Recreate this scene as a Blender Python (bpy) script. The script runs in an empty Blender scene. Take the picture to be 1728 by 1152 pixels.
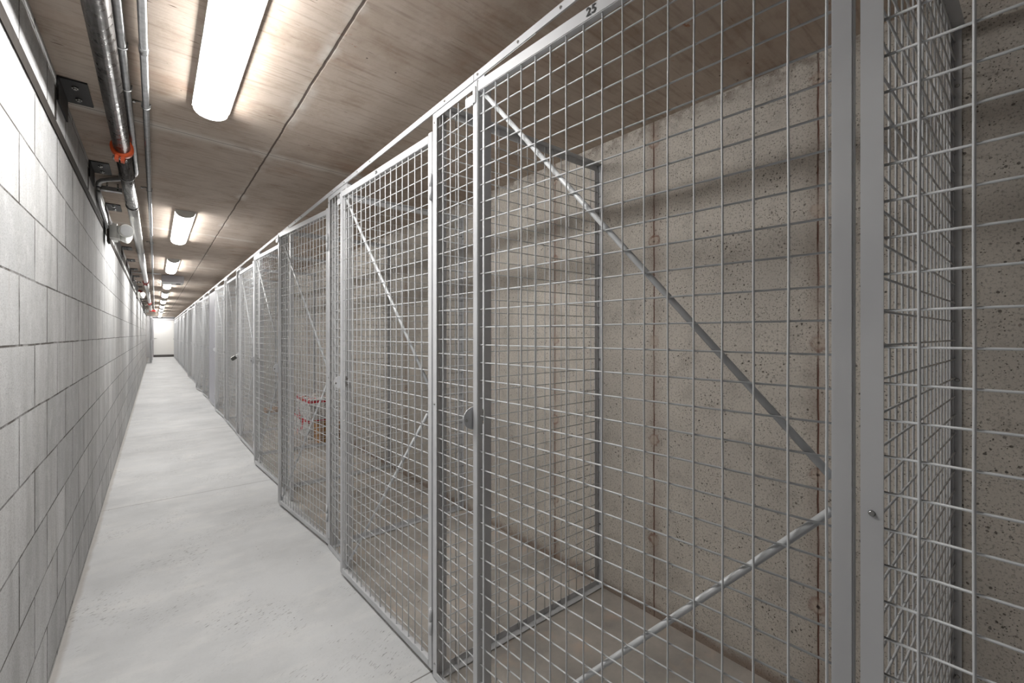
import bpy, math, random
from mathutils import Vector, Matrix
random.seed(7)
S = bpy.context.scene
COL = S.collection
PI = math.pi

# ------------------------------------------------------------------ camera, world, exposure
EYE = 1.212
YAW = math.radians(39.28)
cam_d = bpy.data.cameras.new('camera')
cam = bpy.data.objects.new('camera', cam_d)
COL.objects.link(cam)
cam.location = (0, 0, EYE)
cam.rotation_euler = (PI/2, 0, -YAW)
cam_d.sensor_width = 36.0
cam_d.lens = 736.0/1728*36
cam_d.shift_y = -12.0/1728
cam_d.clip_start = 0.01
cam_d.clip_end = 100
S.camera = cam

W = bpy.data.worlds.new('world'); S.world = W
W.use_nodes = True
W.node_tree.nodes['Background'].inputs[0].default_value = (0.8, 0.82, 0.85, 1)
W.node_tree.nodes['Background'].inputs[1].default_value = 0.0
S.view_settings.view_transform = 'Standard'
S.view_settings.look = 'None'
S.view_settings.gamma = 1
S.view_settings.use_curve_mapping = False
S.view_settings.exposure = 0.0
LAMP = 56.0                      # strength of the ceiling lamps' diffusers
try:
    S.cycles.max_bounces = 10
    S.cycles.diffuse_bounces = 7
    S.cycles.glossy_bounces = 3
    S.cycles.caustics_reflective = False
    S.cycles.caustics_refractive = False
    S.cycles.sample_clamp_indirect = 6
except Exception:
    pass

# ------------------------------------------------------------------ dimensions of the place
XL = -0.287          # block wall
XF = 0.760           # front plane of the cages
XB = 1.660           # concrete wall behind the cages
Y0, PITCH = 0.171, 1.208
YE = 30.0            # end wall
YC = 23.6            # where the block wall stops
NB = 24
def cz(x): return 2.183 - 0.0298*(x - XL)      # the slab falls a little to the right

# ------------------------------------------------------------------ mesh helpers
class MB:
    def __init__(s): s.v = []; s.f = []; s.sm = []
    def quad(s, a, b, c, d):
        n = len(s.v); s.v += [tuple(a), tuple(b), tuple(c), tuple(d)]; s.f.append((n, n+1, n+2, n+3)); s.sm.append(False)
    def box(s, x0, x1, y0, y1, z0, z1, bev=0):
        if bev > 0:
            # chamfered box: convex hull of three nested boxes built as faces
            import bmesh
            bm = bmesh.new()
            bmesh.ops.create_cube(bm, size=1)
            for v in bm.verts:
                v.co = Vector(((x0+x1)/2+v.co.x*(x1-x0), (y0+y1)/2+v.co.y*(y1-y0), (z0+z1)/2+v.co.z*(z1-z0)))
            bmesh.ops.bevel(bm, geom=list(bm.edges), offset=bev, segments=2, affect='EDGES')
            n = len(s.v); bm.verts.index_update()
            s.v += [tuple(v.co) for v in bm.verts]
            for f in bm.faces:
                s.f.append(tuple(n+v.index for v in f.verts)); s.sm.append(False)
            bm.free(); return
        n = len(s.v)
        s.v += [(x, y, z) for x in (x0, x1) for y in (y0, y1) for z in (z0, z1)]
        for f in ((0,1,3,2), (4,6,7,5), (0,4,5,1), (2,3,7,6), (0,2,6,4), (1,5,7,3)):
            s.f.append(tuple(n+i for i in f)); s.sm.append(False)
    def tube(s, pts, r, n=8, cap=True, radii=None):
        pts = [Vector(p) for p in pts]
        base = len(s.v); m = len(pts)
        up = None
        for i, p in enumerate(pts):
            t = (pts[min(i+1, m-1)] - pts[max(i-1, 0)]).normalized()
            if up is None:
                a = Vector((0, 0, 1)) if abs(t.z) < .9 else Vector((1, 0, 0))
                up = t.cross(a).normalized()
            else:
                up = (up - t*up.dot(t)).normalized()
            w = t.cross(up)
            rr = radii[i] if radii else r
            for k in range(n):
                a = 2*PI*k/n
                s.v.append(tuple(p + (up*math.cos(a) + w*math.sin(a))*rr))
        for i in range(m-1):
            for k in range(n):
                a = base+i*n+k; b = base+i*n+(k+1) % n
                s.f.append((a, b, b+n, a+n)); s.sm.append(True)
        if cap:
            s.f.append(tuple(base+k for k in reversed(range(n)))); s.sm.append(False)
            s.f.append(tuple(base+(m-1)*n+k for k in range(n))); s.sm.append(False)
    def disc(s, c, ax, r, th, n=24, hole=0):
        c = Vector(c); ax = Vector(ax).normalized()
        s.tube([c-ax*th/2, c+ax*th/2], r, n)
    def build(s, name, mat, parent=None, loc=None):
        me = bpy.data.meshes.new(name)
        me.from_pydata(s.v, [], s.f)
        me.polygons.foreach_set('use_smooth', s.sm)
        me.update()
        o = bpy.data.objects.new(name, me); COL.objects.link(o)
        me.materials.append(mat)
        if parent: o.parent = parent
        if loc: o.location = loc
        return o

def tag(o, label=None, cat=None, group=None, kind=None):
    if label: o['label'] = label
    if cat: o['category'] = cat
    if group: o['group'] = group
    if kind: o['kind'] = kind
    return o
def thing(name, loc, label, cat, group=None, rz=0):
    o = bpy.data.objects.new(name, None); COL.objects.link(o)
    o.empty_display_size = .05
    o.location = loc; o.rotation_euler = (0, 0, rz)
    return tag(o, label, cat, group)
def copy_tree(o, parent=None):
    c = o.copy(); COL.objects.link(c)
    if parent: c.parent = parent
    for ch in [x for x in ALLCH.get(o.name, [])]:
        copy_tree(ch, c)
    return c
ALLCH = {}
def index_children(root):
    ALLCH[root.name] = list(root.children)
    for c in root.children: index_children(c)

# ------------------------------------------------------------------ material helpers
def srgb(r, g, b):
    f = lambda c: (c/255/12.92) if c/255 <= .04045 else ((c/255+.055)/1.055)**2.4
    return (f(r), f(g), f(b), 1)
class NT:
    def __init__(s, name, rough=.6, metal=0.0):
        s.m = bpy.data.materials.new(name); s.m.use_nodes = True
        s.t = s.m.node_tree; s.b = s.t.nodes['Principled BSDF']
        s.b.inputs['Roughness'].default_value = rough
        s.b.inputs['Metallic'].default_value = metal
        s.o = None
    def n(s, ty, **kw):
        x = s.t.nodes.new(ty)
        for k, v in kw.items(): setattr(x, k, v)
        return x
    def set(s, sock, v):
        if hasattr(v, 'is_output') or isinstance(v, bpy.types.NodeSocket): s.t.links.new(v, sock)
        else: sock.default_value = v
    def coord(s):
        if not s.o:
            g = s.n('ShaderNodeNewGeometry'); s.o = g.outputs['Position']
        return s.o
    def ocoord(s):
        return s.n('ShaderNodeTexCoord').outputs['Object']
    def xyz(s, v=None):
        x = s.n('ShaderNodeSeparateXYZ'); s.set(x.inputs[0], v or s.coord()); return x.outputs
    def comb(s, x, y, z=0.0):
        c = s.n('ShaderNodeCombineXYZ'); s.set(c.inputs[0], x); s.set(c.inputs[1], y); s.set(c.inputs[2], z); return c.outputs[0]
    def mul(s, v, vec):
        x = s.n('ShaderNodeVectorMath', operation='MULTIPLY'); s.set(x.inputs[0], v); x.inputs[1].default_value = vec; return x.outputs[0]
    def addv(s, v, w):
        x = s.n('ShaderNodeVectorMath', operation='ADD'); s.set(x.inputs[0], v); s.set(x.inputs[1], w); return x.outputs[0]
    def noise(s, scale, v=None, detail=4, rough=.55, col=False):
        x = s.n('ShaderNodeTexNoise'); s.set(x.inputs['Vector'], v or s.coord())
        x.inputs['Scale'].default_value = scale; x.inputs['Detail'].default_value = detail
        x.inputs['Roughness'].default_value = rough
        return x.outputs['Color' if col else 'Fac']
    def vor(s, scale, v=None, feature='F1', out='Distance', rnd=1):
        x = s.n('ShaderNodeTexVoronoi', feature=feature); s.set(x.inputs['Vector'], v or s.coord())
        x.inputs['Scale'].default_value = scale; x.inputs['Randomness'].default_value = rnd
        return x.outputs[out]
    def ma(s, op, a, b=0.0, c=None, clamp=False):
        x = s.n('ShaderNodeMath', operation=op, use_clamp=clamp); s.set(x.inputs[0], a); s.set(x.inputs[1], b)
        if c is not None: s.set(x.inputs[2], c)
        return x.outputs[0]
    def ramp(s, f, a, b, va=0.0, vb=1.0):
        x = s.n('ShaderNodeMapRange'); s.set(x.inputs[0], f)
        x.inputs[1].default_value = a; x.inputs[2].default_value = b
        x.inputs[3].default_value = va; x.inputs[4].default_value = vb
        return x.outputs[0]
    def mix(s, f, a, b, blend='MIX'):
        x = s.n('ShaderNodeMix', data_type='RGBA', blend_type=blend)
        s.set(x.inputs[0], f); s.set(x.inputs[6], a); s.set(x.inputs[7], b); return x.outputs[2]
    def bump(s, h, strength=.3, dist=.002, normal=None):
        x = s.n('ShaderNodeBump'); x.inputs['Strength'].default_value = strength; x.inputs['Distance'].default_value = dist
        s.set(x.inputs['Height'], h)
        if normal: s.set(x.inputs['Normal'], normal)
        return x.outputs[0]
    def base(s, c): s.set(s.b.inputs['Base Color'], c)
    def nrm(s, c): s.set(s.b.inputs['Normal'], c)

def plain(name, rgb, rough=.5, metal=0.0, var=.06, scale=30):
    k = NT(name, rough, metal)
    c = srgb(*rgb); d = tuple(x*(1-var*2) for x in c[:3])+(1,)
    k.base(k.mix(k.ramp(k.noise(scale, k.ocoord()), .3, .7), c, d))
    return k.m

# hollow concrete block, grey, running bond with dark raked joints
def mat_blocks(off):
    k = NT('concrete_block', .9)
    x, y, z = k.xyz()
    wob = k.noise(5, detail=2)
    yy = k.ma('ADD', y, k.ramp(wob, 0, 1, -.004+off, .004+off)); zz = k.ma('ADD', z, k.ramp(k.noise(3.3), 0, 1, -.020, -.014))
    v = k.comb(yy, zz)
    br = k.n('ShaderNodeTexBrick', offset=.5, offset_frequency=2)
    k.set(br.inputs['Vector'], v)
    br.inputs['Scale'].default_value = 1
    br.inputs['Brick Width'].default_value = .3975; br.inputs['Row Height'].default_value = .194
    br.inputs['Mortar Size'].default_value = .0030; br.inputs['Mortar Smooth'].default_value = .2
    br.inputs['Bias'].default_value = 0
    br.inputs['Color1'].default_value = (0, 0, 0, 1); br.inputs['Color2'].default_value = (1, 1, 1, 1)
    br.inputs['Mortar'].default_value = (.5, .5, .5, 1)
    mort = br.outputs['Fac']
    row = k.ma('FLOOR', k.ma('DIVIDE', zz, .194))
    sh = k.ma('MULTIPLY', k.ma('SUBTRACT', .5, k.ma('FRACT', k.ma('MULTIPLY', row, .5))), .3975)
    tt = k.ma('FRACT', k.ma('DIVIDE', k.ma('ADD', yy, sh), .3975))
    vd = k.ma('MULTIPLY', k.ma('MINIMUM', tt, k.ma('SUBTRACT', 1.0, tt)), .3975)
    vj = k.ma('MULTIPLY', k.ramp(vd, .0035, .0065, 1, 0), k.ramp(k.noise(2.7), .40, .5, .35, 1))
    mort = k.ma('MAXIMUM', mort, vj)
    tint = k.ramp(br.outputs['Color'], 0, 1, 0, 1)
    c = k.mix(tint, srgb(206, 206, 206), srgb(178, 179, 180))
    st = k.noise(1.0, k.mul(k.coord(), (1, 9, 1.2)), 5, .6)
    c = k.mix(k.ramp(st, .38, .72), c, srgb(164, 164, 163))
    c = k.mix(k.ramp(k.noise(14, detail=5, rough=.7), .5, .75, 0, .45), c, srgb(218, 218, 217))
    gr = k.noise(260, detail=3, rough=.7)
    c = k.mix(k.ramp(gr, .50, .66, 0, .55), c, srgb(120, 119, 118))
    pits = k.ramp(k.vor(210), .05, .16, 1, 0)
    pits = k.ma('MULTIPLY', pits, k.ramp(k.noise(12), .52, .62))
    c = k.mix(k.ma('MULTIPLY', pits, .8), c, srgb(92, 90, 87))
    rag = k.ramp(k.noise(9, detail=4, rough=.7), .38, .55, .45, 1)
    c = k.mix(k.ma('MULTIPLY', mort, rag), c, srgb(74, 69, 64))
    # rusty runs
    run = k.ma('MULTIPLY', k.ramp(k.noise(1.0, k.mul(k.coord(), (1, 14, .8))), .66, .72), k.ramp(k.noise(2.0), .5, .65))
    c = k.mix(k.ma('MULTIPLY', run, .55), c, srgb(140, 122, 106))
    k.base(c)
    h = k.ma('SUBTRACT', k.ma('MULTIPLY', gr, .35), k.ma('ADD', k.ma('MULTIPLY', mort, 3.0), pits))
    k.nrm(k.bump(h, .75, .0022))
    return k.m

def mat_floor():
    k = NT('smooth_floor_concrete', .62)
    x, y, z = k.xyz()
    c = k.mix(k.ramp(k.noise(1.6, detail=6, rough=.62), .40, .64), srgb(203, 204, 205), srgb(186, 187, 188))
    c = k.mix(k.ramp(k.noise(6, k.mul(k.coord(), (.5, 1, 1)), 6, .65), .5, .72, 0, .6), c, srgb(216, 215, 213))
    c = k.mix(k.ramp(k.noise(120, detail=2), .55, .8, 0, .2), c, srgb(160, 158, 155))
    # trowel scuffs and grit
    rot = k.comb(k.ma('ADD', k.ma('MULTIPLY', x, .8), k.ma('MULTIPLY', y, .35)), k.ma('SUBTRACT', k.ma('MULTIPLY', y, 1.0), k.ma('MULTIPLY', x, .5)))
    sc = k.noise(1, k.mul(rot, (38, 170, 1)), 2, .5)
    msk = k.ramp(k.noise(2.6, detail=3), .48, .62)
    c = k.mix(k.ma('MULTIPLY', k.ramp(sc, .63, .68), msk), c, srgb(100, 97, 94))
    dots = k.ma('MULTIPLY', k.ramp(k.vor(26), .05, .035 + .045, 1, 0), k.ramp(k.noise(5), .58, .6))
    c = k.mix(dots, c, srgb(104, 100, 95))
    # dustier, browner slab inside the cages
    inn = k.ramp(k.ma('ADD', x, k.ramp(k.noise(5), 0, 1, -.02, .02)), .77, .80)
    cc = k.mix(k.ramp(k.noise(3.2, detail=6, rough=.65), .35, .68), srgb(192, 185, 177), srgb(150, 146, 141))
    cc = k.mix(k.ramp(k.noise(9, detail=4), .55, .75, 0, .5), cc, srgb(206, 182, 162))
    cc = k.mix(k.ma('MULTIPLY', k.ramp(k.noise(1, k.mul(rot, (20, 60, 1)), 3), .66, .72), k.ramp(k.noise(4), .5, .6)), cc, srgb(110, 104, 98))
    c = k.mix(inn, c, cc)
    # saw-cut control joints every 2.7 m
    fr = k.ma('ABSOLUTE', k.ma('SUBTRACT', k.ma('FRACT', k.ma('DIVIDE', k.ma('ADD', k.ma('SUBTRACT', y, .05), k.ma('MULTIPLY', k.noise(3), .006)), 2.7)), .5))
    jt = k.ramp(fr, .0004, .0015, 1, 0)
    c = k.mix(jt, c, srgb(112, 108, 104))
    # brown edge of grout along the walls
    e1 = k.ramp(k.ma('ADD', x, k.ramp(k.noise(9), 0, 1, -.012, .012)), XL+.012, XL+.026, 1, 0)
    c = k.mix(k.ma('MULTIPLY', e1, .5), c, srgb(148, 138, 128))
    k.base(c)
    h = k.ma('SUBTRACT', k.ma('MULTIPLY', k.noise(18, detail=5), .6), k.ma('MULTIPLY', jt, 2))
    k.nrm(k.bump(h, .25, .003))
    return k.m

def mat_ceiling():
    k = NT('ply_formed_concrete_ceiling', .85)
    x, y, z = k.xyz()
    sheet = k.n('ShaderNodeTexWhiteNoise', noise_dimensions='2D')
    k.set(sheet.inputs['Vector'], k.comb(k.ma('FLOOR', k.ma('DIVIDE', k.ma('SUBTRACT', x, .46), 1.22)), k.ma('FLOOR', k.ma('DIVIDE', k.ma('SUBTRACT', y, .1), 2.5))))
    c = k.mix(sheet.outputs['Value'], srgb(186, 172, 159), srgb(171, 155, 141))
    c = k.mix(k.ramp(k.noise(1.3, detail=4), .35, .7), c, srgb(192, 178, 164))
    rust = k.noise(2.2, detail=5, rough=.65)
    c = k.mix(k.ramp(rust, .55, .75, 0, .6), c, srgb(160, 124, 98))
    # grain streaks left by the plywood run across the passage
    st = k.noise(1, k.mul(k.coord(), (4.5, 60, 1)), 4, .65)
    c = k.mix(k.ramp(st, .50, .76, 0, .6), c, srgb(120, 98, 82))
    st2 = k.noise(1, k.mul(k.coord(), (1.2, 13, 1)), 3)
    c = k.mix(k.ramp(st2, .45, .75, 0, .4), c, srgb(200, 188, 176))
    tick = k.ma('MULTIPLY', k.ramp(k.noise(1, k.mul(k.coord(), (14, 130, 1)), 1), .72, .77), k.ramp(k.noise(3), .46, .6))
    c = k.mix(tick, c, srgb(84, 66, 54))
    # rusty marks
    rm = k.ma('MULTIPLY', k.ramp(k.noise(26, detail=4, rough=.7), .66, .70), k.ramp(k.noise(2.4), .56, .62))
    c = k.mix(k.ma('MULTIPLY', rm, .8), c, srgb(150, 96, 62))
    mot = k.noise(5.5, detail=7, rough=.68)
    c = k.mix(k.ramp(mot, .52, .7, 0, .5), c, srgb(142, 118, 98))
    c = k.mix(k.ramp(mot, .48, .32, 0, .45), c, srgb(204, 190, 178))
    pit = k.ma('MULTIPLY', k.ramp(k.vor(13), .02, .06, 1, 0), k.ramp(k.noise(3.4), .45, .5))
    c = k.mix(pit, c, srgb(78, 62, 52))
    wob = k.ramp(k.noise(7, detail=3), 0, 1, -.006, .006)
    jy = k.ma('ABSOLUTE', k.ma('SUBTRACT', k.ma('FRACT', k.ma('DIVIDE', k.ma('ADD', k.ma('SUBTRACT', y, 1.35), wob), 2.5)), .5))
    jx = k.ma('ABSOLUTE', k.ma('SUBTRACT', k.ma('FRACT', k.ma('DIVIDE', k.ma('ADD', k.ma('SUBTRACT', x, .46-.61), wob), 1.22)), .5))
    flash = k.ma('MULTIPLY', k.ramp(jy, .006, .022, 1, 0), k.ramp(k.noise(6), .36, .5))
    flash = k.ma('MAXIMUM', flash, k.ma('MULTIPLY', k.ramp(jx, .012, .035, 1, 0), k.ramp(k.noise(5), .55, .68)))
    c = k.mix(k.ma('MULTIPLY', flash, .75), c, srgb(214, 208, 200))
    ln = k.ma('MAXIMUM', k.ramp(jy, .0004, .0012, 1, 0), k.ramp(jx, .0020, .0048, 1, 0))
    c = k.mix(k.ma('MULTIPLY', ln, .9), c, srgb(72, 58, 50))
    k.base(c)
    h = k.ma('SUBTRACT', k.ma('ADD', k.noise(40, detail=4), st), k.ma('ADD', k.ma('MULTIPLY', ln, 3), pit))
    k.nrm(k.bump(h, .35, .002))
    return k.m

def mat_cast():
    k = NT('cast_concrete_wall', .8)
    x, y, z = k.xyz()
    c = k.mix(k.ramp(k.noise(1.6, detail=5), .35, .68), srgb(205, 198, 188), srgb(176, 170, 162))
    c = k.mix(k.ramp(k.noise(1, k.mul(k.coord(), (1, 9, 1.1)), 4), .5, .75, 0, .6), c, srgb(200, 192, 183))
    c = k.mix(k.ramp(k.noise(7, detail=6, rough=.7), .52, .72, 0, .55), c, srgb(146, 139, 131))
    sp = k.noise(150, detail=3, rough=.75)
    c = k.mix(k.ramp(sp, .52, .66, 0, .62), c, srgb(104, 99, 93))
    warp = k.addv(k.coord(), k.mul(k.noise(30, col=True), (.012, .012, .012)))
    p1 = k.ma('MULTIPLY', k.ramp(k.vor(52, warp), .14, .20, 1, 0), k.ramp(k.noise(6), .44, .60))
    p2 = k.ma('MULTIPLY', k.ramp(k.vor(120, warp), .15, .22, 1, 0), k.ramp(k.noise(9), .38, .52))
    pit = k.ma('MAXIMUM', p1, p2)
    c = k.mix(k.ma('MULTIPLY', pit, .85), c, srgb(74, 66, 60))
    # formwork seams every 0.6 m with rust bleeding out of them, and tie holes on them
    wob = k.ramp(k.noise(9, detail=3), 0, 1, -.004, .004)
    sy = k.ma('MULTIPLY', k.ma('ABSOLUTE', k.ma('SUBTRACT', k.ma('FRACT', k.ma('DIVIDE', k.ma('ADD', k.ma('SUBTRACT', y, .165), wob), .6)), .5)), .6)
    low = k.ramp(z, .3, .95, 1, .55)
    halo = k.ma('MULTIPLY', k.ramp(sy, .002, .045, 1, 0), k.ramp(k.noise(3.2), .35, .65, .15, .6))
    c = k.mix(halo, c, srgb(138, 119, 106))
    seam = k.ma('MULTIPLY', k.ramp(sy, .0012, .0036, 1, 0), k.ramp(k.noise(4, k.mul(k.coord(), (1, .3, 1))), .35, .5, .35, 1))
    c = k.mix(seam, c, srgb(98, 62, 50))
    tz = k.ma('MULTIPLY', k.ma('ABSOLUTE', k.ma('SUBTRACT', k.ma('FRACT', k.ma('DIVIDE', k.ma('SUBTRACT', z, 1.184-.2135), .427)), .5)), .427)
    jit = k.ramp(k.noise(34, detail=4, rough=.7), 0, 1, -.020, .020)
    rr = k.ma('ADD', k.ma('SQRT', k.ma('ADD', k.ma('MULTIPLY', sy, sy), k.ma('MULTIPLY', tz, tz))), jit)
    ring = k.ma('MULTIPLY', k.ramp(rr, .014, .019, 0, 1), k.ramp(rr, .024, .030, 1, 0))
    core = k.ramp(rr, .018, .024, 1, 0)
    c = k.mix(k.ma('MULTIPLY', core, .55), c, srgb(176, 160, 146))
    c = k.mix(k.ma('MULTIPLY', ring, k.ramp(k.noise(16, detail=4), .4, .62, .05, .75)), c, srgb(120, 84, 70))
    hole = k.ramp(rr, .000, .006, 1, 0)
    c = k.mix(k.ma('MULTIPLY', hole, k.ramp(k.noise(5), .45, .55)), c, srgb(60, 46, 40))
    # ragged browner strip at the foot and blotchy darker edge under the slab
    nz = k.ramp(k.noise(8, detail=5, rough=.7), 0, 1, -.05, .05)
    ft = k.ramp(k.ma('ADD', z, nz), .02, .06, 1, 0)
    c = k.mix(k.ma('MULTIPLY', ft, .7), c, srgb(120, 98, 84))
    tp = k.ramp(k.ma('ADD', z, nz), 2.06, 2.11)
    c = k.mix(k.ma('MULTIPLY', tp, k.ramp(k.noise(30), .4, .6, 0, .7)), c, srgb(120, 108, 98))
    k.base(c)
    h = k.ma('SUBTRACT', k.ma('ADD', k.ma('MULTIPLY', sp, .4), k.ma('MULTIPLY', core, .6)), k.ma('ADD', k.ma('MULTIPLY', pit, 1.6), k.ma('MULTIPLY', seam, 1.5)))
    k.nrm(k.bump(h, .6, .0025))
    return k.m

M = {}
M['block'] = mat_blocks(.019)
M['floor'] = mat_floor()
M['ceil'] = mat_ceiling()
M['cast'] = mat_cast()
def mat_steel():
    k = NT('grey_coated_steel', .38)
    k.base(k.mix(k.ramp(k.noise(4, k.coord(), 3), .35, .7), srgb(201, 202, 204), srgb(189, 190, 193)))
    k.nrm(k.bump(k.noise(60, k.coord(), 3), .06, .001))
    return k.m
M['steel'] = mat_steel()
M['wire'] = plain('pale_coated_wire', (202, 204, 206), .35, 0, .02)
M['zinc'] = plain('zinc_plated_screw', (196, 196, 194), .25, .9)
M['galv'] = plain('galvanised_conduit', (188, 189, 190), .32, .85, .15, 40)
def mat_pipe():
    k = NT('black_oiled_steel_pipe', .28, .75)
    c = k.mix(k.ramp(k.noise(1, k.mul(k.coord(), (50, 2.5, 50)), 5, .7), .48, .70), srgb(62, 58, 56), srgb(120, 118, 117))
    k.base(c); k.nrm(k.bump(k.noise(160, k.mul(k.coord(), (1, .15, 1)), 3), .1, .0005))
    k.set(k.b.inputs['Roughness'], k.ramp(k.noise(30), .3, .7, .2, .45))
    return k.m
M['pipe'] = mat_pipe()
M['pipe2'] = plain('galvanised_pipe', (200, 200, 198), .3, .85, .12, 50)
M['orange'] = plain('orange_painted_iron', (232, 96, 42), .45, 0, .1)
M['red'] = plain('red_painted_iron', (176, 44, 40), .45, 0, .1)
M['black'] = plain('black_painted_steel', (44, 42, 42), .5, 0, .15, 60)
M['darkang'] = plain('weathered_dark_steel_strip', (50, 44, 39), .95, 0, .2, 20)
M['white'] = plain('white_painted_metal', (228, 228, 226), .45, 0, .03)
M['whitepl'] = plain('white_plastic', (222, 222, 218), .4, 0, .03)
M['lens'] = plain('pale_frosted_lamp_lens', (205, 207, 208), .15, 0, .04)
M['greybox'] = plain('light_grey_enamel', (178, 176, 180), .5, 0, .04)
M['grille'] = plain('dark_grille', (70, 70, 72), .6)
M['darkkick'] = plain('dark_rubber_kick_plate', (86, 84, 82), .7)
M['endwall'] = plain('white_painted_wall', (226, 226, 228), .8, 0, .02, 3)
M['doorwhite'] = plain('white_door_leaf', (236, 236, 234), .5, 0, .01, 3)
M['ink'] = plain('black_ink', (22, 22, 24), .6)
M['brass'] = plain('padlock_steel', (112, 112, 110), .35, .7)
M['timber'] = plain('bare_timber', (186, 142, 96), .75, 0, .2, 12)
M['sheet'] = plain('lilac_grey_sheet_metal', (190, 190, 198), .45, 0, .04)
def mat_emit():
    k = NT('lit_diffuser', .5)
    k.b.inputs['Base Color'].default_value = (.9, .9, .9, 1)
    k.b.inputs['Emission Color'].default_value = (1.0, .985, .96, 1)
    k.b.inputs['Emission Strength'].default_value = LAMP
    return k.m
M['emit'] = mat_emit()

# ------------------------------------------------------------------ the shell
YN = -1.25
def struct(name, mb, m): return tag(mb.build(name, m), kind='structure')
b = MB(); b.box(-2.0, XB+.2, YN-.2, YE+.2, -.15, 0); struct('floor', b, M['floor'])
b = MB()
def slab(b, x0, x1, y0, y1, t=.2):
    v = [(x, y, cz(x)+d) for x in (x0, x1) for y in (y0, y1) for d in (0, t)]
    n = len(b.v); b.v += v
    for f in ((0,1,3,2), (4,6,7,5), (0,4,5,1), (2,3,7,6), (0,2,6,4), (1,5,7,3)):
        b.f.append(tuple(n+i for i in f)); b.sm.append(False)
slab(b, -2.0, XB+.2, YN-.2, YE+.2); struct('ceiling', b, M['ceil'])
b = MB(); b.box(XL-.2, XL, YN-.1, YC, 0, 2.186); struct('wall_left', b, M['block'])
b = MB(); b.box(-1.45, -1.25, YC-.2, YE+.1, 0, 2.2)
b.box(-1.45, XL-.2, YC-.2, YC, 0, 2.2); struct('wall_alcove', b, M['block'])
b = MB(); b.box(XB, XB+.2, YN-.1, YE+.1, 0, 2.126); struct('wall_right', b, M['cast'])
b = MB(); b.box(-1.45, XB+.1, YE, YE+.2, 0, 2.2); struct('wall_end', b, M['endwall'])
b = MB(); b.box(XL-.2, XB+.1, YN-.2, YN, 0, 2.2); struct('wall_near', b, M['endwall'])  # unseen wall behind the camera, set close and white as bounce fill

# white door closing the far end
d = thing('door_1', (.375, YE, 0), 'white door at the far end of the passage', 'door'); tag(d, kind='structure')
b = MB(); b.box(-.44, .44, -.03, -.002, .125, 1.97, .003); b.build('door_leaf', M['doorwhite'], d)
b = MB(); b.box(-.46, .46, -.045, -.002, .0, .12, .003); b.build('kick_plate', M['darkkick'], d)
b = MB()
for x0, x1 in ((-.50, -.445), (.445, .50)): b.box(x0, x1, -.05, -.002, .0, 2.0)
b.box(-.50, .50, -.05, -.002, 1.972, 2.0); b.build('door_frame', M['greybox'], d)
b = MB(); b.disc((-.40, -.05, 1.0), (0, 1, 0), .018, .05); b.tube([(-.40, -.07, 1.0), (-.31, -.07, 1.0)], .008); b.build('door_handle', M['zinc'], d)
b = MB(); b.box(-.48, .95, -.03, -.001, 2.075, 2.12); o = b.build('trim_1', M['grille']); o.location = (.375, YE, 0); tag(o, kind='structure')

# ------------------------------------------------------------------ ceiling lamps
def make_lamp(y0):
    """linear lamp: shallow white tray, bowed glowing diffuser, end caps"""
    L, w, h = 1.30, .062, .050
    root = thing('ceiling_light', (.181, y0, cz(.181)), '', 'ceiling light', 'linear ceiling lights in a row')
    prof = []                                    # half profile of the bowed diffuser
    n = 10
    for i in range(n+1):
        a = PI*i/n
        prof.append((-w*.90*math.cos(a), -.014 - .038*math.sin(a)**.9 if 0 < i < n else -.014))
    b = MB(); base = len(b.v)
    for y in (.012, L-.012):
        b.v += [(x, y, z) for x, z in prof]
    for i in range(n):
        b.f.append((i, i+1, n+1+i+1, n+1+i)); b.sm.append(True)
    b.f.append(tuple(range(n, -1, -1))); b.sm.append(False)
    b.f.append(tuple(range(n+1, 2*n+2))); b.sm.append(False)
    b.build('diffuser', M['emit'], root)
    b = MB(); b.box(-w, w, 0, L, -.015, .003)
    b.box(-w-.003, -w+.004, 0, L, -.016, .0); b.box(w-.004, w+.003, 0, L, -.016, .0)
    b.build('tray', M['white'], root)
    for y, nm in ((0.0, 'end_cap'), (L, 'end_cap')):
        b = MB(); pr = [(x*1.10, z*1.08) for x, z in prof]; pr = [(-w-.002, 0)] + pr + [(w+.002, 0)]
        t = .006
        m = len(pr)
        b.v += [(x, y-t if y == 0 else y, z) for x, z in pr] + [(x, y if y == 0 else y+t, z) for x, z in pr]
        b.f.append(tuple(range(m))); b.f.append(tuple(range(2*m-1, m-1, -1)))
        b.sm += [False, False]
        for i in range(m):
            j = (i+1) % m; b.f.append((i, j, m+j, m+i)); b.sm.append(False)
        b.build(nm, M['whitepl'], root)
    return root
lamp_y = [.92, 4.22, 6.98, 9.86, 12.55, 15.25, 18.1, 20.7, 23.6, 26.2, 28.5]  # last two lamps are unseen, added to brighten the end door
lamp_lab = ['long glowing ceiling light nearest the camera, cut by the top of the frame',
            'glowing ceiling light second from the camera, just past the spotlights on the wall',
            'third glowing ceiling light, just before the grey ceiling box',
            'fourth glowing ceiling light, directly beyond the grey ceiling box',
            'fifth glowing ceiling light counted from the camera', 'sixth glowing ceiling light counted from the camera',
            'seventh glowing ceiling light counted from the camera', 'eighth glowing ceiling light counted from the camera',
            'ninth glowing ceiling light counted from the camera', 'tenth glowing ceiling light from the camera, added to brighten the far end', 'last and smallest glowing ceiling light, added to brighten the white door']
lamp0 = make_lamp(lamp_y[0]); lamp0['label'] = lamp_lab[0]
bpy.context.view_layer.update(); index_children(lamp0)
for y, lb in zip(lamp_y[1:], lamp_lab[1:]):
    c = copy_tree(lamp0); c.location.y = y; c['label'] = lb

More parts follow.
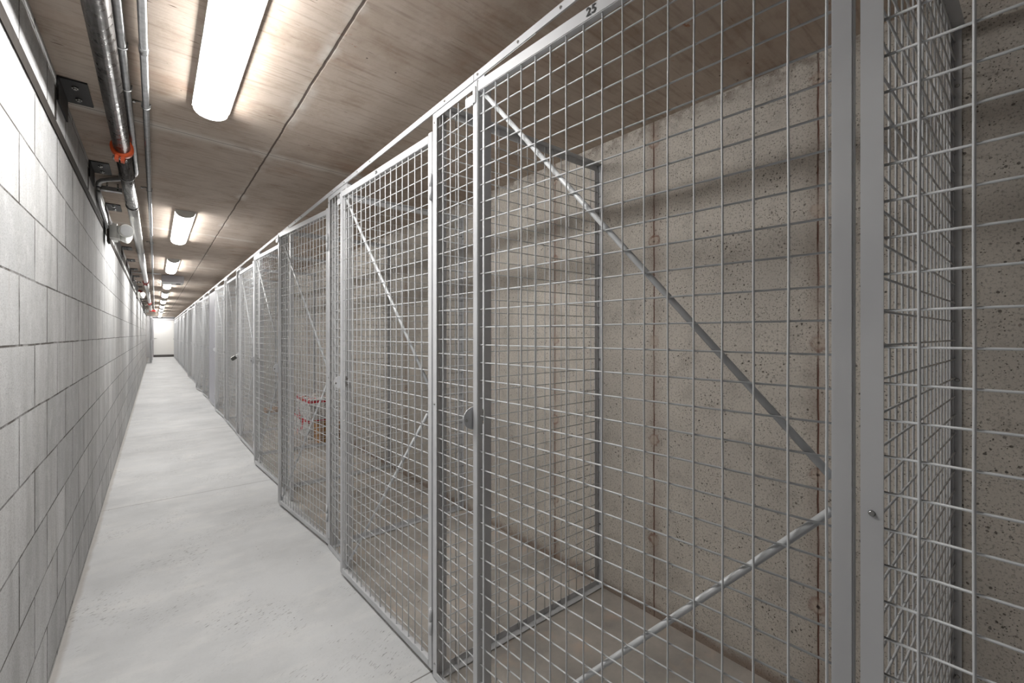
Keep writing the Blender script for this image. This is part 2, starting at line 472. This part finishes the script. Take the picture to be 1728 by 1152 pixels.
# ------------------------------------------------------------------ cages
ORD = ['first', 'second', 'third', 'fourth', 'fifth', 'sixth', 'seventh', 'eighth', 'ninth', 'tenth', 'eleventh', 'twelfth', 'thirteenth',
       'fourteenth', 'fifteenth', 'sixteenth', 'seventeenth', 'eighteenth', 'nineteenth', 'twentieth', 'twenty-first', 'twenty-second', 'twenty-third', 'twenty-fourth']
R = .0019
GL, GB, GT = .867, .018, 1.927         # gate length, bottom and top
def wiggly(b, p, q, r, axis, n, amp, seed):
    rnd = random.Random(seed); pts = []
    for i in range(n+1):
        t = i/n; v = [p[j]+(q[j]-p[j])*t for j in range(3)]
        v[axis] += rnd.uniform(-amp, amp); pts.append(v)
    b.tube(pts, r, 6)
def make_gate():
    g = thing('mesh_gate', (XF, Y0, 0), '', 'gate', 'mesh gates along the storage cages')
    T, D = .0255, .020
    b = MB()
    b.box(0, D, 0, T, GB, GT+.006, .0018); b.box(0, D, GL-T+.004, GL, GB, GT+.004, .0018)
    b.box(.0006, D-.0006, T, GL-T+.004, GB, GB+T, .0015)
    b.build('frame', M['steel'], g)
    b = MB(); b.box(.0006, D-.0006, T+.0005, GL-T+.003, GT-.029, GT, .0015); b.build('top_bar', M['steel'], g)
    b = MB()
    for j in range(17):
        y = .032+.0495*j
        wiggly(b, (.0065, y, GB+.02), (.0065, y, GT-.025), R, 1, 12, .0008, j)
    z = EYE+.0205-.0503*23
    while z < GT-.03:
        b.tube([(.0065+2*R-.0003, T-.004, z), (.0065+2*R-.0003, GL-T+.006, z)], R, 6); z += .0503
    b.build('wire_grid', M['wire'], g)
    for z0, z1 in ((GT-.032, 1.000), (GB+.028, .952)):
        b = MB(); b.tube([(.0178, GL-T-.004, z0), (.0178, T+.002, z1)], .0062, 12); b.build('brace', M['wire'], g)
    for z in (.150, 1.690):
        b = MB(); b.tube([(-.0045, .001, z), (-.0045, .001, z+.044)], .0055, 12); b.tube([(-.0045, .001, z+.046), (-.0045, .001, z+.09)], .0055, 12)
        b.tube([(-.0045, .001, z-.004), (-.0045, .001, z+.094)], .003, 8)
        b.build('hinge', M['steel'], g)
    # half round hasp plate passing through the closing stile
    b = MB(); n = 28; r = .033; zc = .972; yc = GL+.002; xc = .009
    ring = [(xc+r*1.22*math.cos(2*PI*i/n), zc+r*math.sin(2*PI*i/n)) for i in range(n)]
    b.v += [(x, yc, z) for x, z in ring]+[(x, yc+.003, z) for x, z in ring]
    b.f.append(tuple(range(n))); b.f.append(tuple(range(2*n-1, n-1, -1))); b.sm += [False, False]
    for i in range(n): b.f.append((i, (i+1) % n, n+(i+1) % n, n+i)); b.sm.append(True)
    h = b.build('hasp_plate', M['steel'], g)
    for x, z in ((-.030, -.004), (.028, .014), (.028, -.016)):
        b = MB(); b.disc((xc+x, yc-.0006, zc+z), (0, 1, 0), .0042, .0014, 12)
        b.build('hasp_rivet', M['zinc'], h)
    b = MB(); b.box(-.0045, -.0006, GL-.006, GL+.030, GT-.062, GT-.033, .001); b.box(-.004, .002, GL-.016, GL-.004, GT-.058, GT-.012, .001)
    b.build('stop_plate', M['steel'], g)
    return g
def make_panel():
    p = thing('mesh_side_panel', (XF, Y0-.008, 0), '', 'mesh panel', 'narrow fixed mesh panels between the gates')
    L = .312; t = .0028; w = .025; top = 1.992
    b = MB()
    for y0, y1, yr in ((-w, 0, 0-t), (-L, -L+w, -L)):
        b.box(0, t, y0, y1, .004, top)
        b.box(t-.0003, w, yr, yr+t, .004, top)
    b.box(0, t*.9, -L+w, -w, .004, .004+w); b.box(t*.9, w, -L+t, -t, .004, .004+t)
    b.box(0, t*.9, -L+w, -w, top-w, top); b.box(t*.9, w, -L+t, -t, top-t, top)
    b.build('frame', M['steel'], p)
    b = MB()
    for j in range(5):
        y = .008-.0675-.0495*j
        wiggly(b, (.0058, y, .01), (.0058, y, top-.004), R, 1, 12, .0006, 50+j)
    z = EYE+.0323-.0495*23
    while z < top-.006:
        b.tube([(.0058+2*R-.0003, -L+.003, z), (.0058+2*R-.0003, -.003, z)], R, 6); z += .0495
    b.build('wire_grid', M['wire'], p)
    for z in (.055, .967, 1.955):
        b = MB(); b.tube([(-.0026, -.0125, z), (.0, -.0125, z)], .0042, 12, radii=[.0030, .0044])
        b.build('screw', M['zinc'], p)
    return p
def make_divider():
    p = thing('mesh_divider', (XF, Y0-.011, 0), '', 'mesh divider', 'mesh dividers between the cages')
    x0, x1 = .027, XB-XF-.001; t = .0028; w = .027; top = 2.026
    b = MB()
    b.box(x0, x1, 0, t, .003, .003+w); b.box(x0, x1, -w, 0, .003, .003+t)
    b.box(x0, x1, 0, t, top-w, top); b.box(x0, x1, -w, 0, top-t, top)
    b.box(x0, x0+w, 0, t, .003+w, top-w)
    b.box(x1-w, x1, 0, t, .003+w, top-w); b.box(x1-t, x1, -.020, 0, .006, top-t)
    b.build('frame', M['steel'], p)
    b = MB()
    x = .9004-XF-.05*2; j = 0
    while x < x1-.008:
        wiggly(b, (x, -.0036, .01), (x, -.0036, top-.006), R, 0, 10, .0004, 80+j); x += .0498; j += 1
    z = EYE+.0384-.05*23
    while z < top-.008:
        b.tube([(x0+.004, -.0036-2*R+.0003, z), (x1-.004, -.0036-2*R+.0003, z)], R, 6); z += .0498
    b.build('wire_grid', M['wire'], p)
    for z in (.30, 1.09, 1.875):
        b = MB(); b.tube([(x1-t-.003, -.0115, z), (x1-t, -.0115, z)], .005, 12, radii=[.0036, .0052])
        b.build('wall_bolt', M['zinc'], p)
    return p
def make_rail():
    p = thing('header_rail', (XF-.0035, Y0, 0), '', 'rail', 'header rails over the gates')
    b = MB(); z0, z1 = 1.9885, 2.0105
    b.box(0, .0028, -.267, PITCH-.2695, z0, z1); b.box(.0028, .024, -.267, PITCH-.2695, z1-.0028, z1)
    b.build('angle_bar', M['steel'], p)
    b = MB(); b.box(.0028, .0034, .66, PITCH-.2705, z0-.002, z1-.0032); b.build('splice_plate', M['steel'], p)
    for y in (-.095, -.64+PITCH, -.48+PITCH, -.29+PITCH):
        b = MB(); b.tube([(-.0026, y, (z0+z1)/2), (0, y, (z0+z1)/2)], .004, 12, radii=[.003, .0044])
        b.build('screw', M['zinc'], p)
    return p
gate0 = make_gate(); panel0 = make_panel(); div0 = make_divider(); rail0 = make_rail()
bpy.context.view_layer.update()
for o in (gate0, panel0, div0, rail0): index_children(o)
OPEN = {0: 3.8, 1: 2.65, 2: 5.7, 3: 3.3, 4: .7, 5: .5, 6: 2.0, 7: .8, 8: 1.8, 9: 4.6, 10: .6, 11: .4, 12: 2.8, 13: .5, 14: .4, 15: 1.2, 16: .4,
        17: .6, 18: 1.0, 19: .4, 20: 1.4, 21: .4, 22: .9, 23: .4}
gates = []
xtra = {0: 'nearest wire mesh gate, number 25 on its top bar, standing slightly open',
        1: 'second wire mesh gate, left of gate 25, small number on its top bar',
        2: 'third wire mesh gate, swung the furthest open of the near gates',
        3: 'fourth wire mesh gate, just left of the wider-open third gate',
        4: 'closed wire mesh gate with a padlock on its latch edge',
        7: 'gate clad in plain lilac-grey sheet metal instead of open mesh'}
NEAR = {}
for k in range(NB):
    dy = PITCH*k
    g = gate0 if k == 0 else copy_tree(gate0)
    g.location = (XF, Y0+dy, 0); g.rotation_euler.z = math.radians(OPEN.get(k, .5))
    st = 'standing ajar' if OPEN.get(k, .5) > 1.1 else 'shut'
    g['label'] = xtra.get(k, 'wire mesh gate %s, %s of the row counted from the camera' % (st, ORD[k]))
    gates.append(g)
    o = panel0 if k == 0 else copy_tree(panel0); o.location.y = Y0-.008+dy
    o['label'] = ('narrow fixed mesh panel at the right edge of the picture, nearest the camera' if k == 0 else
                  'narrow fixed mesh panel between the %s and %s gates from the camera' % (ORD[k-1], ORD[k]))
    o = div0 if k == 0 else copy_tree(div0); o.location.y = Y0-.011+dy
    o['label'] = ('mesh divider at far right seen almost edge-on, running back to the concrete wall' if k == 0 else
                  'mesh divider running to the concrete wall between the %s and %s cages' % (ORD[k-1], ORD[k]))
    o = rail0 if k == 0 else copy_tree(rail0); o.location.y = Y0+dy
    o['label'] = 'grey steel header rail above the %s gate counted from the camera' % ORD[k]

# numbers printed on labels of the first two gates
def number(txt, gate, y, size):
    cu = bpy.data.curves.new('number_label', 'FONT'); cu.body = txt; cu.size = size; cu.extrude = .0002
    cu.align_x = 'CENTER'; cu.align_y = 'CENTER'; cu.space_character = 1.1; cu.offset = .0004
    t = bpy.data.objects.new('tmp', cu); COL.objects.link(t)
    bpy.context.view_layer.update()
    me = bpy.data.meshes.new_from_object(t.evaluated_get(bpy.context.evaluated_depsgraph_get()))
    bpy.data.objects.remove(t)
    me.materials.clear(); me.materials.append(M['ink'])
    o = bpy.data.objects.new('number_label', me); COL.objects.link(o); o.parent = gate
    o.matrix_parent_inverse = Matrix.Identity(4)
    # text faces -X, reads towards the camera: its x axis runs along -Y
    o.matrix_local = Matrix.Translation((-.0009, y, GT-.0145)) @ Matrix(((0, 0, -1, 0), (-1, 0, 0, 0), (0, 1, 0, 0), (0, 0, 0, 1)))
    o['label'] = 'black printed number %s' % txt
    return o
number('25', gates[0], .452, .026)
number('26', gates[1], .452, .022)
# sheet cladding of one gate
b = MB(); b.box(.002, .005, .026, GL-.024, GB+.026, GT-.030); o = b.build('sheet_infill', M['sheet'], gates[7]); o['label'] = 'lilac-grey sheet metal infill'

# padlock on the closed fifth gate
ye = Y0+PITCH*4+GL
pl = thing('padlock', (XF-.026, ye+.002, .972), 'laminated steel padlock hanging askew from the latch of the closed fifth gate', 'padlock')
b = MB(); b.tube([(0, -.008, .0), (-.006, -.006, -.016), (-.016, -.002, -.022)], .003, 8)
b.tube([(0, -.008, .0), (-.014, .004, .006), (-.03, .012, -.002), (-.036, .010, -.014)], .003, 8); b.build('shackle', M['zinc'], pl)
b = MB(); b.box(-.026, .026, -.012, .012, -.020, .020, .004)
o = b.build('lock_body', M['brass'], pl); o.location = (-.040, .004, -.032); o.rotation_euler = (0, math.radians(-32), math.radians(12))
b = MB(); b.box(-.0265, -.0262, -.009, .009, -.014, .014); o2 = b.build('lock_band', M['black'], o)

# ------------------------------------------------------------------ cages on the left beyond the block wall
XG = -.125
dl = copy_tree(div0); dl.location = (XG-.92, YC+.25, 0); dl.scale.x = .985
dl.rotation_euler.z = 0; dl.location.x = XG - .03 - .899*.985
dl['label'] = 'mesh divider facing the camera where the block wall stops on the left'; dl['group'] = 'mesh dividers between the cages'
for j in range(5):
    yy = YC+.28+PITCH*j
    c = copy_tree(gate0)
    for x in list(c.children): pass
    c.location = (XG, yy+GL, 0); c.rotation_euler.z = PI + math.radians([1.5, .6, 2.2, .5, .8][j])
    c['label'] = 'mesh gate of the far left row of cages, %s beyond the block wall' % ORD[j]
    c['group'] = 'mesh gates of the far left row'
    c = copy_tree(panel0); c.location = (XG, yy+GL+.012, 0); c.rotation_euler.z = PI
    c['label'] = 'narrow mesh panel of the far left row, beside its %s gate' % ORD[j]
    c['group'] = 'narrow mesh panels of the far left row'

# ------------------------------------------------------------------ left wall: steel strip, brackets
b = MB(); b.box(XL+.001, XL+.004, YN, YC, EYE+.747, EYE+.789)
o = b.build('wall_steel_strip', M['darkang']); tag(o, 'long dark steel strip running along the upper block wall', 'steel strip')
def make_bracket():
    p = thing('angle_bracket', (XL, 2.34, 2.183), '', 'bracket', 'black angle brackets under the ceiling')
    b = MB(); b.box(.0015, .0075, 0, .225, -.093, -.001, .0008)
    b.box(.0075, .084, 0, .225, -.0085, -.0025, .0008)
    b.build('angle_plate', M['black'], p)
    for x, y in ((.045, .055), (.045, .165)):
        b = MB(); b.tube([(x, y, -.0145), (x, y, -.008)], .011, 6); b.tube([(x, y, -.019), (x, y, -.0145)], .006, 10); b.build('anchor_bolt', M['zinc'], p)
    b = MB(); b.box(-.0002, .0015, -.03, 0, -.17, -.05); b.build('shim', M['darkang'], p)
    return p
br0 = make_bracket(); bpy.context.view_layer.update(); index_children(br0)
blab = {0: 'black angle bracket nearest the camera, bolted between block wall and ceiling', 1: 'second black angle bracket, just before the slotted pipe support',
        2: 'third black angle bracket, above the twin spotlights'}
for i in range(20):
    o = br0 if i == 0 else copy_tree(br0)
    o.location.y = 2.34+1.02*i
    o['label'] = blab.get(i, 'black angle bracket under the ceiling, %s from the camera' % ORD[i])

# ------------------------------------------------------------------ pipes and conduits
def pipe_coupling(name, y, m, label, r=.032, xp=-.1245, zp=EYE+.900):
    p = thing(name, (xp, y, zp), label, 'pipe coupling', 'grooved couplings on the sprinkler pipe')
    b = MB(); n = 20
    b.tube([(0, -.024, 0), (0, -.020, 0), (0, .020, 0), (0, .024, 0)], r, n, radii=[r+.006, r+.012, r+.012, r+.006]); 
    for s in (-1, 1):
        ang = math.radians(-98 if s > 0 else 86)
        dx, dz = math.cos(ang), math.sin(ang)
        c = Vector((dx*(r+.020), 0, dz*(r+.020)))
        ex = Vector((dx, 0, dz)); ey = Vector((0, 1, 0)); ez = ex.cross(ey)
        for q in (-1, 1):
            cc = c+ez*(.011*q)
            n0 = len(b.v)
            for a in (-1, 1):
                for bb in (-1, 1):
                    for d_ in (-1, 1): b.v.append(tuple(cc+ex*(.014*a)+ey*(.018*bb)+ez*(.007*d_)))
            for f in ((0,1,3,2), (4,6,7,5), (0,4,5,1), (2,3,7,6), (0,2,6,4), (1,5,7,3)):
                b.f.append(tuple(n0+i for i in f)); b.sm.append(False)
    b.build('housing', m, p)
    for s in (-1, 1):
        ang = math.radians(-98 if s > 0 else 86)
        ex = Vector((math.cos(ang), 0, math.sin(ang))); ez = ex.cross(Vector((0, 1, 0)))
        b = MB(); c = ex*(r+.022); q = 1.0 if s > 0 else .62; b.tube([c-ez*.028*q, c+ez*.028*q], .0045, 8); b.tube([c+ez*.018*q, c+ez*.026*q], .0085*q, 6); b.tube([c-ez*.026*q, c-ez*.018*q], .0085*q, 6)
        b.build('bolt', M['zinc'], p)
    return p
PX, PZ = -.1245, EYE+.900
b = MB(); b.tube([(PX, YN+.02, PZ), (PX, 2.828, PZ)], .032, 24)
o = b.build('sprinkler_pipe', M['pipe']); tag(o, 'thick dark steel pipe nearest the camera, overhead on the left up to the orange coupling', 'pipe', 'lengths of overhead sprinkler pipe')
b = MB(); b.tube([(PX, 2.832, PZ), (PX, 4.03, PZ)], .032, 24)
b.tube([(PX, 4.03, PZ), (PX, 4.05, PZ)], .0355, 24)
o = b.build('sprinkler_pipe', M['pipe']); tag(o, 'dark steel pipe length just past the orange coupling', 'pipe', 'lengths of overhead sprinkler pipe')
b = MB(); b.tube([(PX, 4.054, PZ), (PX, 9.768, PZ)], .031, 20)
o = b.build('sprinkler_pipe', M['pipe2']); tag(o, 'bright galvanised pipe length between the dark pipe and the red coupling', 'pipe', 'lengths of overhead sprinkler pipe')
b = MB(); b.tube([(PX, 9.772, PZ), (PX, 16.198, PZ)], .031, 20)
o = b.build('sprinkler_pipe', M['pipe2']); tag(o, 'far galvanised pipe length from the red coupling to the small far one', 'pipe', 'lengths of overhead sprinkler pipe')
b = MB(); b.tube([(PX, 16.202, PZ), (PX, 21.13, PZ)], .031, 20)
o = b.build('sprinkler_pipe', M['pipe2']); tag(o, 'last and smallest pipe length, leading to the far red valve', 'pipe', 'lengths of overhead sprinkler pipe')
pipe_coupling('pipe_coupling', 2.83, M['orange'], 'bright orange bolted coupling on the thick dark pipe')
pipe_coupling('pipe_coupling', 9.77, M['red'], 'red coupling on the galvanised pipe beside the grey ceiling box')
pipe_coupling('pipe_coupling', 16.2, M['red'], 'small red coupling far along the galvanised pipe')
def hanger(y, label):
    p = thing('pipe_hanger', (PX, y, PZ), label, 'pipe hanger', 'ring hangers of the sprinkler pipe')
    b = MB(); n = 20; pts = [(0.0345*math.cos(2*PI*i/n), 0, .0345*math.sin(2*PI*i/n)) for i in range(n+1)]
    b.tube(pts, .0022, 6); b.build('ring', M['galv'], p)
    b = MB(); b.tube([(0, 0, .0345), (0, 0, cz(PX)-PZ-.001)], .004, 8); b.build('rod', M['galv'], p)
hanger(3.3, 'thin ring hanger on the pipe just past the orange coupling')
hanger(6.2, 'thin ring hanger on the bright pipe halfway to the red coupling')

# conduits on the ceiling
CZ1 = cz(-.0865)-.0155
b = MB()
b.tube([(-.0865, YN+.02, CZ1), (-.0865, 3.36, CZ1), (-.094, 3.42, CZ1), (-.115, 3.49, CZ1), (-.150, 3.56, CZ1), (-.215, 3.63, CZ1),
        (-.250, 3.66, CZ1-.004), (-.268, 3.675, CZ1-.018), (-.271, 3.68, CZ1-.04)], .0135, 14)
o = b.build('conduit', M['galv']); tag(o, 'galvanised conduit beside the thick pipe, bending to the block wall', 'conduit', 'galvanised conduits on the ceiling')
CZ2 = cz(-.030)-.0155
b = MB(); b.tube([(-.030, YN+.02, CZ2), (-.030, 21.5, CZ2)], .0112, 14)
for y in (1.9, 5.4, 8.7, 12.0): b.tube([(-.030, y-.02, CZ2), (-.030, y+.02, CZ2)], .0135, 14)
o = b.build('conduit', M['galv']); tag(o, 'straight thin conduit running along the ceiling furthest from the block wall', 'conduit', 'galvanised conduits on the ceiling')
# drop to the spotlights
b = MB()
for dz in (0, -.028):
    b.tube([(-.271, 3.68, CZ1-.041+dz), (-.271, 3.70, 2.10+dz), (-.271, 3.80, 2.06+dz), (-.271, 4.15, 2.035+dz), (-.271, 4.23, 2.01+dz), (-.268, 4.258, 1.99+dz*.5)], .0105, 10)
o = b.build('conduit', M['galv']); tag(o, 'pair of conduits curving down the block wall into the spotlight housing', 'conduit', 'galvanised conduits on the ceiling')
def clip(x, y, r, z, label):
    p = thing('conduit_clip', (x, y, z), label, 'conduit clip', 'clips holding the conduits')
    b = MB(); n = 12
    b.tube([(r*math.cos(PI*i/n), 0, -r*math.sin(PI*i/n)) for i in range(n+1)], .0028, 6)
    b.tube([(-r, 0, 0), (-r, 0, cz(x)-z-.002), (-r-.03, 0, cz(x)-z-.003)], .0030, 6)
    b.tube([(r, 0, 0), (r, 0, cz(x)-z-.002)], .0028, 6)
    b.build('strap', M['galv'], p)
    b = MB(); b.tube([(-r-.024, 0, cz(x)-z-.010), (-r-.024, 0, cz(x)-z-.004)], .006, 6); b.build('screw', M['zinc'], p)
clip(-.0865, 1.92, .0155, CZ1, 'nearest clip on the conduit beside the thick pipe')
clip(-.0865, 2.24, .0155, CZ1, 'clip on the conduit beside the pipe, just before the orange coupling')
clip(-.030, 2.37, .0135, CZ2, 'clip on the outer thin conduit near the orange coupling')
clip(-.030, 3.73, .0135, CZ2, 'clip on the outer thin conduit level with the slotted pipe support')
clip(-.030, 5.9, .0135, CZ2, 'clip on the outer thin conduit beside the second ceiling light')

# slotted pipe supports reaching out from the wall
def support(y, x1, z, label, h=.026):
    p = thing('slotted_channel', (XL, y, z), label, 'pipe support', 'slotted channels carrying the pipes')
    b = MB(); L = x1-XL; t = .002; w = .041
    b.box(.001, L, 0, t, -h, 0); b.box(.001, L, w-t, w, -h, 0); b.box(.001, L, t, w-t, -h, -h+t)
    b.box(.001, L, t, .008, -t, 0); b.box(.001, L, w-.008, w-t, -t, 0)
    b.build('channel', M['galv'], p)
    for x in (.02, L-.02):
        b = MB(); b.box(x-.004, x+.004, -.0006, .0, -h*.65, -h*.38); b.build('slot', M['black'], p)
    for x in (.05, L-.02): b = MB(); b.tube([(x, .02, 0), (x, .02, cz(XL+x)-z-.002)], .005, 8); b.build('threaded_rod', M['zinc'], p)
support(3.76, -.166, EYE+.938, 'short slotted channel from block wall to the dark pipe, near the spotlights')
support(8.85, .070, EYE+.9585, 'longer slotted channel under the ceiling beside the grey ceiling box', .010)
support(14.9, -.168, EYE+.930, 'small far slotted channel from the block wall')

# twin spotlights (emergency light) on the wall
def spots(y, z, label, sc=1.0):
    p = thing('emergency_spotlight', (XL, y, z), label, 'emergency light', 'emergency lights on the block wall')
    p.scale = (sc,)*3
    b = MB(); b.box(.017, .030, -.07, .09, -.085, .055, .003); b.box(.0175, .0185, -.075, .095, -.09, .06); b.build('back_plate', M['darkang'], p)
    b = MB(); b.box(.030, .085, -.060, .085, -.070, .050, .014); b.build('housing', M['whitepl'], p)
    for i, (yy, zz, rz, ry) in enumerate(((-.038, .004, -62, 4), (.052, -.022, -20, 18))):
        d0 = Vector((math.cos(math.radians(rz)), math.sin(math.radians(rz)), -math.sin(math.radians(ry)))).normalized()
        c = Vector((.112, yy, zz))
        b = MB(); b.tube([c-d0*.040, c-d0*.030, c-d0*.005, c+d0*.022, c+d0*.026], .05, 24, radii=[.016, .032, .044, .048, .046])
        b.tube([Vector((.08, yy, zz)), c-d0*.03], .012, 10)
        h = b.build('lamp_head', M['whitepl'], p)
        b = MB(); b.tube([c+d0*.0262, c+d0*.0275], .040, 24); b.build('lens', M['lens'], h)
spots(4.33, EYE+.758, 'white twin-head emergency spotlight on the upper block wall, nearest the camera')
spots(10.6, EYE+.735, 'second white emergency spotlight on the wall, beside the red bell', .9)
# red bell box and drop conduits
p = thing('alarm_box', (XL, 11.9, EYE+.86), 'red fire alarm box high on the block wall', 'fire alarm')
b = MB(); b.box(.001, .06, -.05, .05, -.06, .06, .006); b.build('housing', M['red'], p)
b = MB(); b.tube([(.06, 0, .0), (.075, 0, 0), (.09, 0, 0)], .04, 20, radii=[.045, .045, .03]); b.build('bell', M['red'], p)
for y, x1, lb in ((10.3, .013, 'thin conduit dropping down the wall to the second spotlight'), (11.4, .013, 'thin conduit dropping down the wall just before the red alarm box')):
    b = MB(); b.tube([(XL+x1, y-.2, cz(XL)-.02), (XL+x1, y, cz(XL)-.03), (XL+x1, y+.03, cz(XL)-.06), (XL+x1, y+.03, EYE+.80)], .011, 10)
    o = b.build('conduit', M['galv']); tag(o, lb, 'conduit', 'galvanised conduits on the ceiling')
# far valve cluster
p = thing('sprinkler_valve', (-.1245, 21.26, EYE+.90), 'far cluster of red valve bodies on the sprinkler pipe', 'valve')
b = MB(); b.tube([(-.12, 0, 0), (.16, 0, 0)], .030, 14); b.tube([(.0, 0, -.05), (.0, 0, .035)], .045, 14); b.build('valve_body', M['red'], p)
b = MB(); b.tube([(.10, -.02, -.055), (.10, -.02, -.035)], .05, 18); b.tube([(.10, -.02, -.05), (.10, 0, 0)], .008, 8); b.build('hand_wheel', M['red'], p)
b = MB(); b.disc((.15, -.035, .02), (0, 1, 0), .032, .02); b.build('gauge', M['white'], p)
spots(17.6, EYE+.73, 'third emergency spotlight, tiny and far along the block wall', .9)
b = MB(); b.tube([(XL+.013, 17.3, cz(XL)-.03), (XL+.013, 17.3, EYE+.76)], .011, 10); o = b.build('conduit', M['galv']); tag(o, 'thin far conduit dropping to the third spotlight', 'conduit', 'galvanised conduits on the ceiling')

# grey ceiling unit across the passage
p = thing('ceiling_unit', (.222, 8.92, cz(.222)-.004), 'light grey box with a dark grille, fixed under the ceiling across the passage', 'ceiling unit')
b = MB(); b.box(-.142, .142, 0, .46, -.108, .0, .003); b.build('casing', M['greybox'], p)
b = MB(); b.box(-.138, .138, .01, .45, -.113, -.106, .002); b.build('bottom_panel', M['white'], p)
b = MB(); b.box(.045, .105, .14, .34, -.115, -.112); b.build('grille', M['grille'], p)

# ------------------------------------------------------------------ things stored in the cages
def mat_print(seed):
    k = NT('printed_carton', .55)
    o = k.ocoord(); x, y, z = k.xyz(o)
    c = srgb(222, 220, 218)
    bl = k.n('ShaderNodeTexBrick'); k.set(bl.inputs['Vector'], k.comb(k.ma('ADD', x, y), z)); bl.inputs['Scale'].default_value = 26
    bl.inputs['Mortar Size'].default_value = .06
    bl.inputs['Color1'].default_value = (0, 0, 0, 1); bl.inputs['Color2'].default_value = (1, 1, 1, 1); bl.inputs['Mortar'].default_value = (1, 1, 1, 1)
    c = k.mix(k.ramp(k.noise(30, k.addv(o, (seed, 0, 0)), 1), .54, .58), c, srgb(150, 150, 150))
    c = k.mix(k.ma('MULTIPLY', k.ramp(k.noise(16, k.addv(o, (0, seed, 0)), 1), .56, .60), k.ramp(bl.outputs['Color'], .3, .6, 1, 0)), c, srgb(40, 38, 40))
    fz = k.ma('FRACT', k.ma('MULTIPLY', k.ma('ADD', z, .01), 4.4))
    c = k.mix(k.ma('MULTIPLY', k.ramp(fz, .84, .86), k.ramp(fz, .97, .99, 1, 0)), c, srgb(190, 30, 48))
    c = k.mix(k.ramp(k.noise(9, k.addv(o, (seed, seed, 0)), 0), .64, .66), c, srgb(196, 40, 56))
    k.base(c); return k.m
def carton(loc, size, m, label, rz=0):
    p = thing('printed_carton', loc, label, 'carton', 'printed cartons stored in the fifth cage', rz)
    w, l, h = size
    b = MB(); b.box(-w/2, w/2, -l/2, l/2, 0, h, .004); b.build('box_body', m, p)
    b = MB(); b.box(-w/2-.0006, w/2+.0006, -.024, .024, h-.05, h+.0008); b.build('tape', M['timber'], p)
    return p
m1, m2 = mat_print(3.1), mat_print(11.7)
CX, CY = 1.500, 5.70
carton((CX, CY, .002), (.27, .66, .225), m1, 'white and red printed carton, lowest of the stack in the cage')
carton((CX+.005, CY-.01, .229), (.262, .64, .225), m2, 'white and red printed carton, top of the stack in the cage')
p = thing('cardboard_box', (1.525, 5.18, 0), 'open brown cardboard box on the floor in front of the printed cartons', 'box')
b = MB(); b.box(-.115, .115, -.14, .14, .002, .006)
for x0, x1, y0, y1 in ((-.115, -.111, -.14, .14), (.111, .115, -.14, .14), (-.111, .111, -.14, -.136), (-.111, .111, .136, .14)): b.box(x0, x1, y0, y1, .006, .21)
b.build('box_body', M['timber'], p)
b = MB(); b.v += [(-.113, -.14, .21), (-.113, .14, .21), (-.155, .13, .255), (-.155, -.13, .255)]; b.v += [(x+.003, y, z+.001) for x, y, z in b.v[:4]]
b.f += [(0, 1, 2, 3), (7, 6, 5, 4), (0, 3, 7, 4), (1, 5, 6, 2), (3, 2, 6, 7), (0, 4, 5, 1)]; b.sm += [False]*6
b.build('flap', M['timber'], p)
b = MB(); b.box(-.12, .12, -.15, .15, .002, .06, .003)
o = b.build('cardboard_box', M['timber'], None, (1.42, 7.62, 0)); tag(o, 'small flat brown cardboard box on the floor of a farther cage', 'box')
